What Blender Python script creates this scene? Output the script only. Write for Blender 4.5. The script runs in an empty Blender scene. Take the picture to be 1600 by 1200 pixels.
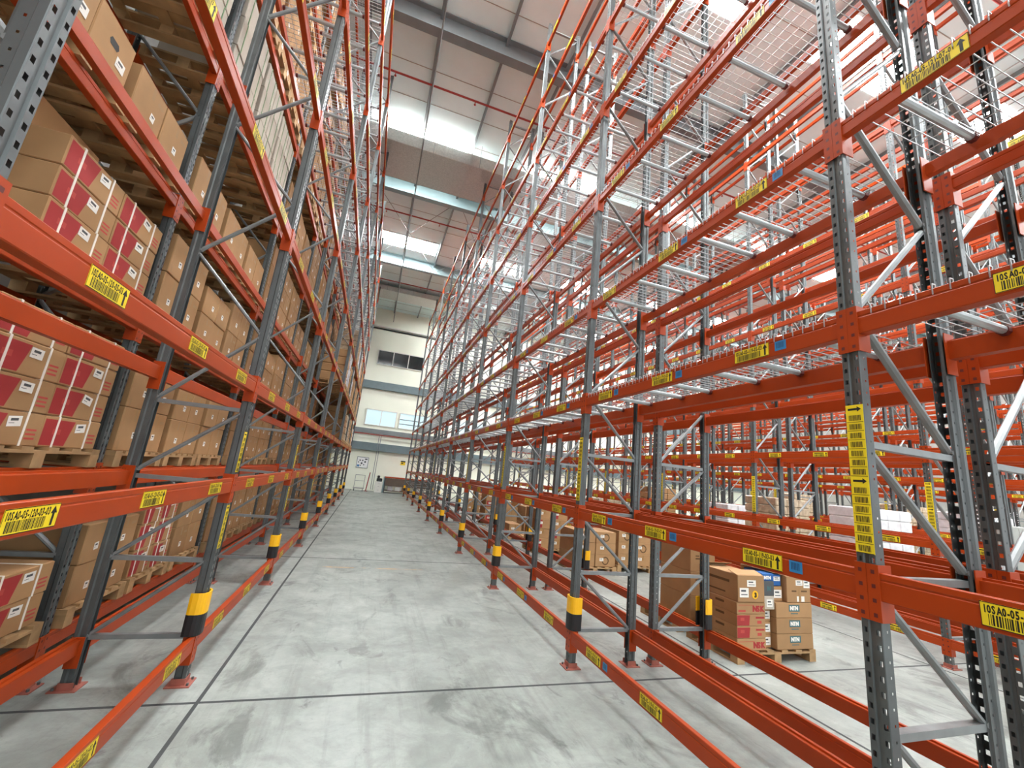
import bpy, math, random
from mathutils import Matrix, Vector
random.seed(11)
PI = math.pi
S = bpy.context.scene
C = S.collection

# ------------------------------------------------------------------ camera
CX = ((0.94285954, -0.31761947, 0.10066654), (0.16285067, 0.17571462, -0.97087797), (0.29068116, 0.93179517, 0.21739875))
FPX, CAMZ = 651.2, 1.75
cd = bpy.data.cameras.new('camera'); cam = bpy.data.objects.new('camera', cd); C.objects.link(cam)
cd.sensor_width = 36.0; cd.lens = FPX / 1600 * 36.0; cd.clip_start = 0.02; cd.clip_end = 300
r_, d_, f_ = CX
cam.matrix_world = Matrix(((r_[0], -d_[0], -f_[0], 0), (r_[1], -d_[1], -f_[1], 0), (r_[2], -d_[2], -f_[2], CAMZ), (0, 0, 0, 1)))
S.camera = cam
def project(x, y, z):
    p = (x, y, z - CAMZ)
    a = [sum(CX[i][j] * p[j] for j in range(3)) for i in range(3)]
    if a[2] < 0.05: return None
    return (800 + FPX * a[0] / a[2], 600 + FPX * a[1] / a[2], a[2])

# ------------------------------------------------------------------ materials
def nodes(name):
    m = bpy.data.materials.new(name); m.use_nodes = True
    t = m.node_tree
    return m, t, t.nodes['Principled BSDF']
def srgb(h):
    v = [int(h[i:i + 2], 16) / 255 for i in (0, 2, 4)]
    return tuple((c / 12.92 if c <= .04045 else ((c + .055) / 1.055) ** 2.4) for c in v) + (1,)
def mat(name, col, rough=.5, metal=0, noise=0.12, scale=6, bump=0, rnd=0.0, coord='Object', spec=None):
    m, t, b = nodes(name)
    c = srgb(col)
    b.inputs['Roughness'].default_value = rough; b.inputs['Metallic'].default_value = metal
    if spec is not None: b.inputs['Specular IOR Level'].default_value = spec
    tc = t.nodes.new('ShaderNodeTexCoord')
    n = t.nodes.new('ShaderNodeTexNoise'); n.inputs['Scale'].default_value = scale; n.inputs['Detail'].default_value = 5
    t.links.new(tc.outputs[coord], n.inputs['Vector'])
    r = t.nodes.new('ShaderNodeMapRange'); r.inputs[1].default_value = .3; r.inputs[2].default_value = .7
    r.inputs[3].default_value = 1 - noise; r.inputs[4].default_value = 1 + noise
    t.links.new(n.outputs['Fac'], r.inputs[0])
    val = r.outputs[0]
    if rnd:
        oi = t.nodes.new('ShaderNodeObjectInfo')
        r2 = t.nodes.new('ShaderNodeMapRange'); r2.inputs[3].default_value = 1 - rnd; r2.inputs[4].default_value = 1 + rnd
        t.links.new(oi.outputs['Random'], r2.inputs[0])
        mu = t.nodes.new('ShaderNodeMath'); mu.operation = 'MULTIPLY'
        t.links.new(val, mu.inputs[0]); t.links.new(r2.outputs[0], mu.inputs[1]); val = mu.outputs[0]
    vm = t.nodes.new('ShaderNodeVectorMath'); vm.operation = 'SCALE'
    vm.inputs[0].default_value = c[:3]; t.links.new(val, vm.inputs['Scale'])
    t.links.new(vm.outputs[0], b.inputs['Base Color'])
    if bump:
        bp = t.nodes.new('ShaderNodeBump'); bp.inputs['Strength'].default_value = bump; bp.inputs['Distance'].default_value = .01
        t.links.new(n.outputs['Fac'], bp.inputs['Height']); t.links.new(bp.outputs[0], b.inputs['Normal'])
    return m
ORANGE = mat('orange_paint', 'A03A0C', .42, 0, .08, 3, spec=.28)
POST = mat('galvanised_post', '5E6363', .42, .5, .14, 7)
BRACE = mat('galvanised_brace', '868B8B', .42, .45, .12, 9)
FOOT = mat('base_plate_paint', '98584A', .6, 0, .2, 9)
WIRE = mat('zinc_wire', 'B9BCBC', .35, .6, .05, 9)
BAR = mat('zinc_bar', 'A9B0B1', .35, .55, .1, 9)
HOLE = mat('rivet_red_dark', '5A1810', .6, 0, .1, 9)
GYEL = mat('yellow_plastic', 'F2B70F', .45, 0, .06, 8)
GBLK = mat('black_plastic', '18181A', .5, 0, .1, 8)
LYEL = mat('label_yellow', 'E8CF1E', .5, 0, .04, 12)
INK = mat('label_ink', '121208', .6, 0, .05, 12)
BLUE = mat('blue_tag', '2C7FB5', .5, 0, .05, 12)
BLUED = mat('blue_tag_ink', '123F66', .5, 0, .05, 12)
CARD = mat('cardboard', 'A27D54', .8, 0, .07, 5, .05, .10)
CARDT = mat('cardboard_tape', '94703F', .45, 0, .05, 5, 0, .06)
CARDD = mat('cardboard_print', '5E4426', .8, 0, .05, 5)
RED = mat('carton_red_print', '9C2A2A', .7, 0, .07, 5, .04, .08)
REDT = mat('carton_red_lettering', 'B4443A', .7, 0, .05, 5)
TEAL = mat('carton_teal_print', '3C6468', .7, 0, .05, 5)
PAPER = mat('paper_label', 'E6E4DC', .6, 0, .03, 9)
WSTRAP = mat('white_strap', 'EDE6DA', .5, 0, .03, 9)
GSTRAP = mat('green_strap', '5E8455', .5, 0, .03, 9)
WCARD = mat('white_cardboard', 'B3AB9C', .7, 0, .06, 5, .04, .05)
WOOD = mat('pallet_wood', 'A5855C', .75, 0, .2, 8, .1, .12)
FILM = mat('stretch_film_load', 'B8A68C', .22, 0, .25, 10, .5, .15)
FILMW = mat('stretch_film_white', 'D8D8DA', .22, 0, .12, 10, .4, .08)
CREAM = mat('cream_wall_paint', 'EDF0DF', .7, 0, .04, .6)
ROOF = mat('roof_sheet', 'E0F1F1', .6, 0, .05, 1.2)
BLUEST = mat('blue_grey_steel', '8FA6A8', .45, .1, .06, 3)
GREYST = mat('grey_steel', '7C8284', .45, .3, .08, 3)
DUCT = mat('duct_sheet', 'C9C6C2', .35, .75, .12, 22, .1)
REDP = mat('sprinkler_red', '96251E', .45, 0, .06, 6)
SEAM = mat('roof_seam', '9A958C', .6, 0, .05, 3)
GLASSD = mat('dark_window', '1E2528', .12, 0, .1, 1.5, spec=.8)
FRAMEW = mat('window_frame_white', 'DDDCD4', .5, 0, .03, 5)
SIGNW = mat('sign_white', 'EEF0EE', .5, 0, .02, 5)
GREYC = mat('grey_cabinet', '9A9A94', .5, .2, .06, 4)
DARKB = mat('dark_brown_panel', '5E5044', .6, 0, .1, 5)
SLATE = mat('slate_panel', '66767A', .5, 0, .06, 4)
DBLUE = mat('blue_carton', '1E5C9E', .6, 0, .06, 5)
DGREY = mat('dark_carton', '4A4E50', .6, 0, .06, 5)
def emis(name, col, st):
    m, t, b = nodes(name)
    b.inputs['Base Color'].default_value = srgb(col)
    b.inputs['Emission Color'].default_value = srgb(col); b.inputs['Emission Strength'].default_value = st
    n = t.nodes.new('ShaderNodeTexNoise'); n.inputs['Scale'].default_value = 2
    r = t.nodes.new('ShaderNodeMapRange'); r.inputs[3].default_value = st * .95; r.inputs[4].default_value = st * 1.05
    t.links.new(n.outputs['Fac'], r.inputs[0]); t.links.new(r.outputs[0], b.inputs['Emission Strength'])
    return m
SKYL = emis('skylight_sheet', 'FBFDFF', 88)
OFFICE = emis('lit_office_pane', 'BFD9DE', .5)
# concrete floor
def floor_mat():
    m, t, b = nodes('concrete_floor')
    N = t.nodes.new; L = t.links.new
    tc = N('ShaderNodeTexCoord')
    def noise(sc, det, stretch=None, dist=0):
        n = N('ShaderNodeTexNoise'); n.inputs['Scale'].default_value = sc; n.inputs['Detail'].default_value = det
        n.inputs['Distortion'].default_value = dist; n.inputs['Roughness'].default_value = .68
        if stretch:
            mp = N('ShaderNodeMapping'); mp.inputs['Scale'].default_value = stretch; L(tc.outputs['Object'], mp.inputs[0]); L(mp.outputs[0], n.inputs['Vector'])
        else: L(tc.outputs['Object'], n.inputs['Vector'])
        return n.outputs['Fac']
    def ramp(src, a, b_, lo, hi):
        r = N('ShaderNodeMapRange'); r.inputs[1].default_value = a; r.inputs[2].default_value = b_; r.inputs[3].default_value = lo; r.inputs[4].default_value = hi
        L(src, r.inputs[0]); return r.outputs[0]
    def mul(a, c):
        q = N('ShaderNodeMath'); q.operation = 'MULTIPLY'; L(a, q.inputs[0]); L(c, q.inputs[1]); return q.outputs[0]
    v = ramp(noise(.5, 7, None, .5), .38, .6, .76, 1.04)                     # broad damp looking areas
    v = mul(v, ramp(noise(2.1, 12, None, .6), .44, .56, .86, 1.06))       # mottled trowel marks with torn edges
    v = mul(v, ramp(noise(9, 10), .36, .64, .9, 1.06))
    v = mul(v, ramp(noise(3.4, 8, (2.4, .13, 1)), .52, .68, 1, .78))      # tyre streaks down the aisle
    v = mul(v, ramp(noise(1.3, 14, (1, .7, 1), 1.2), .565, .63, 1, .62))    # worn dark patches
    v = mul(v, ramp(noise(3.1, 12, (1, .6, 1), .8), .62, .68, 1, .6))
    v = mul(v, ramp(noise(30, 4), .64, .74, 1, .62))                        # specks
    sx = N('ShaderNodeSeparateXYZ'); L(tc.outputs['Object'], sx.inputs[0])
    # scuffed ring left by a drum
    vm = N('ShaderNodeVectorMath'); vm.operation = 'DISTANCE'; vm.inputs[1].default_value = (1.18, 3.02, 0); L(tc.outputs['Object'], vm.inputs[0])
    q = N('ShaderNodeMath'); q.operation = 'SUBTRACT'; L(vm.outputs['Value'], q.inputs[0]); q.inputs[1].default_value = .13
    a = N('ShaderNodeMath'); a.operation = 'ABSOLUTE'; L(q.outputs[0], a.inputs[0])
    v = mul(v, ramp(a.outputs[0], .01, .06, .82, 1))
    c = N('ShaderNodeVectorMath'); c.operation = 'SCALE'; c.inputs[0].default_value = srgb('9AA19B')[:3]; L(v, c.inputs['Scale'])
    # worn orange line across the aisle
    def band(sock, ctr, w):
        q = N('ShaderNodeMath'); q.operation = 'SUBTRACT'; L(sock, q.inputs[0]); q.inputs[1].default_value = ctr
        a = N('ShaderNodeMath'); a.operation = 'ABSOLUTE'; L(q.outputs[0], a.inputs[0])
        l = N('ShaderNodeMath'); l.operation = 'LESS_THAN'; L(a.outputs[0], l.inputs[0]); l.inputs[1].default_value = w; return l.outputs[0]
    f = mul(band(sx.outputs['Y'], 7.95, .035), band(sx.outputs['X'], .3, .9))
    f = mul(f, ramp(noise(4, 5), .45, .6, 0, .55))
    mx = N('ShaderNodeMixRGB'); L(f, mx.inputs[0]); L(c.outputs[0], mx.inputs[1]); mx.inputs[2].default_value = srgb('E0A860')
    L(mx.outputs[0], b.inputs['Base Color'])
    L(ramp(noise(2, 5), .3, .7, .28, .5), b.inputs['Roughness'])
    bp = N('ShaderNodeBump'); bp.inputs['Strength'].default_value = .08; bp.inputs['Distance'].default_value = .01
    L(noise(40, 4), bp.inputs['Height']); L(bp.outputs[0], b.inputs['Normal'])
    return m
FLOOR = floor_mat()
JOINT = mat('joint_filler', '3E4242', .8, 0, .15, 5)

# ------------------------------------------------------------------ mesh builder
class MB:
    def __init__(s): s.v = []; s.f = []; s.mi = []; s.ms = []
    def m(s, mt):
        if mt not in s.ms: s.ms.append(mt)
        return s.ms.index(mt)
    def quad(s, pts, mt):
        b = len(s.v); s.v += [tuple(p) for p in pts]; s.f.append(tuple(range(b, b + len(pts)))); s.mi.append(s.m(mt))
    def box(s, x0, x1, y0, y1, z0, z1, mt):
        b = len(s.v)
        s.v += [(x0, y0, z0), (x1, y0, z0), (x1, y1, z0), (x0, y1, z0), (x0, y0, z1), (x1, y0, z1), (x1, y1, z1), (x0, y1, z1)]
        for q in ((3, 2, 1, 0), (4, 5, 6, 7), (0, 1, 5, 4), (1, 2, 6, 5), (2, 3, 7, 6), (3, 0, 4, 7)):
            s.f.append(tuple(b + i for i in q)); s.mi.append(s.m(mt))
    def bevbox(s, x0, x1, y0, y1, z0, z1, mt, e=.01):
        # box with chamfered vertical and horizontal edges
        b = len(s.v); lv = []
        for z, i in ((z0, e), (z0 + e, 0), (z1 - e, 0), (z1, e)):
            a = len(s.v); lv.append(a)
            s.v += [(x0 + i + e, y0 + i, z), (x1 - i - e, y0 + i, z), (x1 - i, y0 + i + e, z), (x1 - i, y1 - i - e, z),
                    (x1 - i - e, y1 - i, z), (x0 + i + e, y1 - i, z), (x0 + i, y1 - i - e, z), (x0 + i, y0 + i + e, z)]
        k = s.m(mt)
        for a, c in zip(lv, lv[1:]):
            for i in range(8):
                j = (i + 1) % 8; s.f.append((a + i, a + j, c + j, c + i)); s.mi.append(k)
        s.f.append(tuple(lv[0] + i for i in reversed(range(8)))); s.mi.append(k)
        s.f.append(tuple(lv[3] + i for i in range(8))); s.mi.append(k)
    def tube(s, p, q, r, mt, n=8, r2=None):
        p, q = Vector(p), Vector(q); d = (q - p).normalized()
        u = d.cross(Vector((0, 0, 1)) if abs(d.z) < .9 else Vector((0, 1, 0))).normalized(); w = d.cross(u)
        b = len(s.v); r2 = r2 or r
        for c in (p, q):
            for i in range(n):
                a = 2 * PI * (i + .5) / n; s.v.append(tuple(c + u * (r * math.cos(a)) + w * (r2 * math.sin(a))))
        k = s.m(mt)
        for i in range(n):
            j = (i + 1) % n; s.f.append((b + i, b + j, b + n + j, b + n + i)); s.mi.append(k)
        s.f.append(tuple(b + i for i in reversed(range(n)))); s.mi.append(k)
        s.f.append(tuple(b + n + i for i in range(n))); s.mi.append(k)
    def prism_y(s, prof, y0, y1, mt):   # profile of (x, z) run along y
        b = len(s.v); n = len(prof)
        for y in (y0, y1): s.v += [(x, y, z) for x, z in prof]
        k = s.m(mt)
        for i in range(n):
            j = (i + 1) % n; s.f.append((b + i, b + j, b + n + j, b + n + i)); s.mi.append(k)
        s.f.append(tuple(b + i for i in reversed(range(n)))); s.mi.append(k)
        s.f.append(tuple(b + n + i for i in range(n))); s.mi.append(k)
    def path(s, pts, r, mt):
        for a, b in zip(pts, pts[1:]): s.tube(a, b, r, mt, 4)
    def text(s, txt, fn, h, mt, g=1):        # fn maps (u, v) to a point, u from the text's left end
        u = 0
        for ch in txt:
            vs, fs = GLYPH[ch]; b = len(s.v)
            s.v += [tuple(fn(u + x * h * g, y * h)) for x, y in vs]
            k = s.m(mt)
            for f in fs: s.f.append(tuple(b + i for i in f)); s.mi.append(k)
            u += ADV.get(ch, .54) * h
        return u
    def mesh(s, name):
        me = bpy.data.meshes.new(name); me.from_pydata(s.v, [], s.f)
        for mt in s.ms: me.materials.append(mt)
        me.polygons.foreach_set('material_index', s.mi); me.update()
        return me
def obj(name, me, parent=None, loc=(0, 0, 0), rz=0, scale=None):
    if isinstance(me, MB): me = me.mesh(name)
    o = bpy.data.objects.new(name, me); C.objects.link(o)
    o.location = loc; o.rotation_euler = (0, 0, rz)
    if scale: o.scale = scale
    if parent: o.parent = parent
    return o
def tag(o, label, cat, group=None, kind=None):
    o['label'] = label; o['category'] = cat
    if group: o['group'] = group
    if kind: o['kind'] = kind
    return o
def struct(name, me, loc=(0, 0, 0), parent=None):
    o = obj(name, me, parent, loc)
    if not parent: o['kind'] = 'structure'
    return o

# glyph outlines as flat meshes
GLYPH = {}; ADV = {'1': .48, '-': .34, ' ': .3, 'I': .3, 'M': .85, 'W': .9, 'N': .72, 'K': .68, 'T': .62, 'S': .58, 'A': .6}
tmp = []
for ch in '0123456789ASNKT-':
    cu = bpy.data.curves.new('g', 'FONT'); cu.body = ch; cu.size = 1.0; cu.resolution_u = 2; cu.offset = .04
    o = bpy.data.objects.new('g', cu); C.objects.link(o); tmp.append((ch, o, cu))
dg = bpy.context.evaluated_depsgraph_get(); dg.update()
for ch, o, cu in tmp:
    me = o.evaluated_get(dg).to_mesh()
    xs = [v.co.x for v in me.vertices] or [0]
    GLYPH[ch] = ([(v.co.x / .73 * .73, v.co.y) for v in me.vertices], [tuple(p.vertices) for p in me.polygons])
    o.evaluated_get(dg).to_mesh_clear()
for ch, o, cu in tmp:
    bpy.data.objects.remove(o); bpy.data.curves.remove(cu)

# ------------------------------------------------------------------ rack parts (local: front faces +x, bay runs along y)
P = 2.76; HB = .115; D = .655; POSTH = 11.48; PITCH = .058
RL = [.34, 1.51, 2.715, 3.835, 5.255, 6.66, 8.1, 9.46, 10.94]
LL = [.34, 1.515, 2.35, 3.775, 5.12, 6.56, 7.86, 9.42, 10.7]
def post_mesh():
    b = MB()
    nz = int(POSTH / PITCH)
    def strip(p, q, hole=None):
        if hole is None:
            b.quad([(p[0], p[1], 0), (q[0], q[1], 0), (q[0], q[1], POSTH), (p[0], p[1], POSTH)], POST); return
        h, z = hole, 0
        for i in range(nz):
            z0, z1 = i * PITCH, (i + 1) * PITCH - h
            b.quad([(p[0], p[1], z0), (q[0], q[1], z0), (q[0], q[1], z1), (p[0], p[1], z1)], POST)
        b.quad([(p[0], p[1], nz * PITCH), (q[0], q[1], nz * PITCH), (q[0], q[1], POSTH), (p[0], p[1], POSTH)], POST)
    half = [((.045, .0), .01, None)]
    for s in (1, -1):
        y = lambda t: s * t
        seq = [((.037, 0), (.037, y(.009)), None), ((.037, y(.009)), (.045, y(.014)), None), ((.045, y(.014)), (.045, y(.021)), None),
               ((.045, y(.021)), (.045, y(.038)), .021), ((.045, y(.038)), (.045, y(.045)), None), ((.045, y(.045)), (.042, y(.048)), None),
               ((.042, y(.048)), (.016, y(.048)), None), ((.016, y(.048)), (.006, y(.037)), None), ((.006, y(.037)), (-.006, y(.037)), None),
               ((-.006, y(.037)), (-.014, y(.037)), .01), ((-.014, y(.037)), (-.034, y(.037)), None), ((-.034, y(.037)), (-.038, y(.026)), None), ((-.038, y(.026)), (-.05, y(.025)), None)]
        for p, q, h in seq: strip(p, q, h)
    b.v = [(.045 - (.045 - x) * .84, y * .84, z) for x, y, z in b.v]
    return b.mesh('upright_post')
def base_mesh():
    b = MB(); b.box(-.07, .09, -.075, .075, .0, .008, FOOT)
    b.box(.0455, .05, -.043, .043, .008, .05, FOOT)
    for s in (1, -1):
        b.box(-.04, .051, min(s * .0425, s * .047), max(s * .0425, s * .047), .008, .05, FOOT)
        b.tube((.07, s * .05, .008), (.07, s * .05, .024), .009, POST, 6)
    return b.mesh('base_plate')
def guard_mesh(z0=.345, z1=.645):
    b = MB(); n = 14; zm = (z0 + z1) / 2
    for za, zb, mt in ((z0, zm, GBLK), (zm, z1, GYEL)):
        ring = []
        for i in range(n + 1):
            a = math.radians(-118 + 236 * i / n)
            c, s_ = math.cos(a), math.sin(a)
            ex = lambda v, p: math.copysign(abs(v) ** p, v)
            ring.append(((.073 * ex(c, .7), .084 * ex(s_, .8)), (.062 * ex(c, .7), .072 * ex(s_, .8))))
        for (o0, i0), (o1, i1) in zip(ring, ring[1:]):
            b.quad([(*o0, za), (*o1, za), (*o1, zb), (*o0, zb)], mt); b.quad([(*i1, za), (*i0, za), (*i0, zb), (*i1, zb)], mt)
            b.quad([(*i0, zb), (*o0, zb), (*o1, zb), (*i1, zb)], mt); b.quad([(*o0, za), (*i0, za), (*i1, za), (*o1, za)], mt)
        for k in (0, n):
            o0, i0 = ring[k]; b.quad([(*o0, za), (*i0, za), (*i0, zb), (*o0, zb)], mt)
    return b.mesh('post_guard')
def hbrace_mesh():
    b = MB(); x0, x1 = -.03, -(D - .03)
    for (ya, yb, za, zb) in ((-.02, .02, .012, .016), (-.02, .02, -.016, -.012), (.016, .02, -.012, .012)): b.box(x1, x0, ya, yb, za, zb, BRACE)
    b.box(x1, x0, -.02, -.016, -.012, .012, BRACE)
    return b.mesh('horizontal_brace')
def dbrace_mesh(rise):
    b = MB(); p, q = (-.025, 0, 0), (-(D - .025), 0, rise)
    b.tube(p, q, .021, BRACE, 8, .016)
    for c in (p, q): b.tube((c[0], -.024, c[2]), (c[0], .024, c[2]), .012, BRACE, 6)
    return b.mesh('diagonal_brace')
def beam_mesh(hb, bk):
    b = MB(); y = P / 2 - .048
    prof = [(.046, -.003), (.043, 0), (.02, 0), (.018, -.012), (bk + .002, -.012), (bk, -.016), (bk, -hb), (.043, -hb), (.046, -hb + .004), (.046, -.036), (.0435, -.032), (.0435, -.028), (.046, -.024)]
    b.prism_y(prof, -y, y, ORANGE)
    return b.mesh('beam')
def conn_mesh(top=.03):
    b = MB(); z0, z1 = -.2, top
    b.box(-.03, .0515, -.0025, .0025, z0, z1, ORANGE)           # plate across the beam end
    b.box(.0465, .0515, .0025, .0448, z0, z1, ORANGE)           # tongue over the post face
    z = z1 - .03
    while z > z0 + .015:
        b.quad([(.052, .013, z - .009), (.052, .028, z - .009), (.052, .028, z + .007), (.052, .013, z + .007)], HOLE); z -= PITCH
    return b.mesh('end_connector')
def label_mesh(code, seed):
    b = MB(); rs = random.Random(seed); w, h = .25, .082; x = .0475
    b.box(.0462, x, -w / 2, w / 2, -h / 2, h / 2, LYEL)
    t = x + .0004
    r = lambda u0, u1, v0, v1, mt=INK: b.quad([(t, u0, v0), (t, u1, v0), (t, u1, v1), (t, u0, v1)], mt)
    for a in ((-w / 2, w / 2, h / 2 - .003, h / 2), (-w / 2, w / 2, -h / 2, -h / 2 + .003), (-w / 2, -w / 2 + .002, -h / 2, h / 2), (w / 2 - .002, w / 2, -h / 2, h / 2)): r(*a)
    if code: b.text(code, lambda u, v: (t, -w / 2 + .008 + u * .62, .006 + v), .036, INK, .9)
    else:
        r(-.1, .06, .012, .026)
    u = -w / 2 + .02
    while u < w / 2 - .06:
        d = rs.choice((.002, .003, .005)); r(u, u + d, -.034, .002); u += d + rs.choice((.0015, .0025, .004))
    c = w / 2 - .026
    r(c - .006, c + .006, -.034, .008)
    b.quad([(t, c - .016, .008), (t, c + .016, .008), (t, c, .034)], INK)
    return b.mesh('location_label')
def blue_mesh():
    b = MB(); b.box(.0462, .0475, -.035, .035, -.028, .028, BLUE); u = -.024
    while u < .022: b.quad([(.0479, u, -.015), (.0479, u + .004, -.015), (.0479, u + .004, .02), (.0479, u, .02)], BLUED); u += .008
    return b.mesh('blue_tag')
def strip_mesh(n, seed, arrows):
    b = MB(); rs = random.Random(seed); h = .042; w = .036
    b.box(.0455, .0468, -w - .002, w + .002, 0, n * h, LYEL)
    t = .0472
    for i in range(n):
        z = i * h
        if i in arrows:
            b.quad([(t, -.028, z + .016), (t, .012, z + .016), (t, .012, z + .026), (t, -.028, z + .026)], INK)
            b.quad([(t, .012, z + .008), (t, .03, z + .021), (t, .012, z + .034)], INK); continue
        b.quad([(t, -w, z), (t, w, z), (t, w, z + .0022), (t, -w, z + .0022)], INK)
        u = -.026
        while u < .026:
            d = rs.choice((.002, .003, .004)); b.quad([(t, u, z + .008), (t, u + d, z + .008), (t, u + d, z + .034), (t, u, z + .034)], INK); u += d + .002
    return b.mesh('barcode_strip')
M_POST, M_BASE, M_GUARD, M_HB = post_mesh(), base_mesh(), guard_mesh(), hbrace_mesh()
M_BEAM, M_BEAMS = beam_mesh(HB, -.008), beam_mesh(.092, .002)
M_CON, M_CONF, M_BLUE = conn_mesh(), conn_mesh(0.0), blue_mesh()
M_DB = {r: dbrace_mesh(r) for r in (.52, -.52, .62, -.62)}
M_LAB = label_mesh('', 1)
M_STRIP = strip_mesh(16, 3, (15, 7)); M_STRIPS = strip_mesh(8, 4, (7,))

def frame(root, y, guard=True, strips=None):
    fp = obj('upright_post', M_POST, root, (0, y, 0))
    rp = obj('upright_post', M_POST, root, (-D, y, 0), PI)
    for q in (fp, rp): obj('base_plate', M_BASE, q)
    if guard: obj('post_guard', M_GUARD, fp)
    for me, z in (strips or ()): obj('barcode_strip', me, fp, (0, 0, z))
    for z in (.33, .87, 2.07): obj('horizontal_brace', M_HB, root, (0, y, z))
    obj('horizontal_brace', M_HB, root, (0, y, 1.47)); obj('horizontal_brace', M_HB, root, (0, y, POSTH - .12))
    obj('diagonal_brace', M_DB[-.52], root, (0, y, .86)); obj('diagonal_brace', M_DB[-.52], root, (0, y, 1.4))
    obj('diagonal_brace', M_DB[-.52], root, (0, y, 2.04))
    z = 2.1; up = -1
    while z + .62 < POSTH - .1:
        # zigzag: starts at the rear post and climbs
        obj('diagonal_brace', M_DB[-.62] if up < 0 else M_DB[.62], root, (0, y, z + .62 if up < 0 else z)); z += .66; up = -up
ORD = ['nearest', 'second', 'third', 'fourth', 'fifth', 'sixth', 'seventh', 'eighth', 'ninth', 'tenth']
LVL = ['floor', 'second', 'third', 'fourth', 'fifth', 'sixth', 'seventh', 'eighth', 'top']
RUN = {}
def run(key, desc, x0, sgn, y0, k0, k1, front_lv, rear_lv, side, lab_levels=9, codes=None, guard=True, strips=None, blue=False, group=None):
    """one straight run of rack bays; sgn is the way its front faces along x"""
    rz = 0 if sgn > 0 else PI
    RUN[key] = (x0, sgn, y0, rz)
    for k in range(k0, k1):
        yc = y0 + P * (k + .5)
        root = bpy.data.objects.new('pallet_rack_bay', None); C.objects.link(root)
        root.location = (x0, yc, 0); root.rotation_euler = (0, 0, rz); root.empty_display_size = .3
        tag(root, 'grey and orange rack bay, %s from camera in %s' % (ORD[k - k0].replace('nearest', 'first'), desc), 'pallet rack', group or 'rack bays')
        far = P / 2 if sgn > 0 else -P / 2
        frame(root, far, guard, strips)
        if k == k0: frame(root, -far, guard, strips)
        for rear, lv in ((0, front_lv), (1, rear_lv)):
            for li, z in enumerate(lv):
                o = obj('beam', M_BEAM if li < 3 else M_BEAMS, root, (0, 0, z) if not rear else (-D, 0, z), PI if rear else 0)
                cm = M_CONF if li == 0 else M_CON
                e = P / 2 - .0455
                obj('end_connector', cm, o, (0, e, 0)); q = obj('end_connector', cm, o, (0, -e, 0), 0, (1, -1, 1))
                if rear or li >= lab_levels: continue
                for n in range(3):
                    if side == 'R': ly, num = (-.93, -.05, .83)[n], n + 1
                    else: ly, num = (-.83, .05, .93)[n], 3 - n
                    me = M_LAB
                    if codes and k <= 4:
                        me = label_mesh('10SA0-05-%d-%02d-%02d' % (codes - 2 * k, 2 * li + 1, num), k * 100 + li * 10 + n)
                    lz = -.06 if li < 3 else -.048
                    jit = .2 if (key, k, li) == ('R1', -1, 2) else random.Random(k * 91 + li * 17 + n).uniform(-.05, .05)
                    ly += jit
                    obj('location_label', me, o, (0, ly, lz))
                    if blue and k >= 0 and (li == 1 or (k * 7 + li * 3 + n * 5) % 4 != 1): obj('blue_tag', M_BLUE, o, (0, ly + .2, lz))
SR = [(M_STRIP, 1.58)]; SL = [(M_STRIPS, 1.56), (M_STRIPS, .96)]
run('R1', 'right rack run beside the aisle', 2.19, -1, 1.36, -1, 9, RL, RL, 'R', 9, 119, True, SR, True, 'bays of the right rack beside the aisle')
run('R2', 'run backing onto the right aisle rack', 3.80, 1, 1.36, -1, 9, RL, RL, 'R', 0, None, True, None, False, 'bays backing onto the right rack')
run('L1', 'left rack run beside the aisle', -1.08, 1, 1.33, -1, 8, LL, LL, 'L', 9, 120, True, SL, False, 'bays of the left rack beside the aisle')
run('L2', 'left rack run behind the front one', -2.66, -1, 1.33, -1, 8, RL, RL, 'L', 0, None, False, None, False, 'bays of the left rack at the back')
run('R3', 'third rack run right of the aisle', 7.22, -1, .95, 0, 9, RL, RL, 'R', 6, None, False, SR, False, 'bays of the third right rack run')
run('R4', 'fourth rack run right of the aisle', 8.83, 1, .95, 0, 9, RL, RL, 'R', 0, None, True, None, False, 'bays of the fourth right rack run')
run('R5', 'fifth rack run right of the aisle', 12.25, -1, 1.93, 1, 9, RL, RL, 'R', 4, None, True, SR, False, 'bays of the fifth right rack run')
run('R6', 'sixth rack run right of the aisle', 13.86, 1, 1.93, 1, 9, RL, RL, 'R', 0, None, True, None, False, 'bays of the sixth right rack run')
run('R7', 'seventh rack run right of the aisle', 17.28, -1, 1.88, 1, 9, RL, RL, 'R', 3, None, True, SR, False, 'bays of the seventh right rack run')
run('R8', 'eighth rack run right of the aisle', 18.89, 1, 1.88, 1, 9, RL, RL, 'R', 0, None, True, None, False, 'bays of the eighth right rack run')

run('R9', 'ninth rack run right of the aisle', 22.31, -1, 1.2, 3, 9, RL, RL, 'R', 0, None, True, None, False, 'bays of the ninth right rack run')
run('R10', 'tenth rack run right of the aisle', 23.92, 1, 1.2, 3, 9, RL, RL, 'R', 0, None, True, None, False, 'bays of the tenth right rack run')
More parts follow.
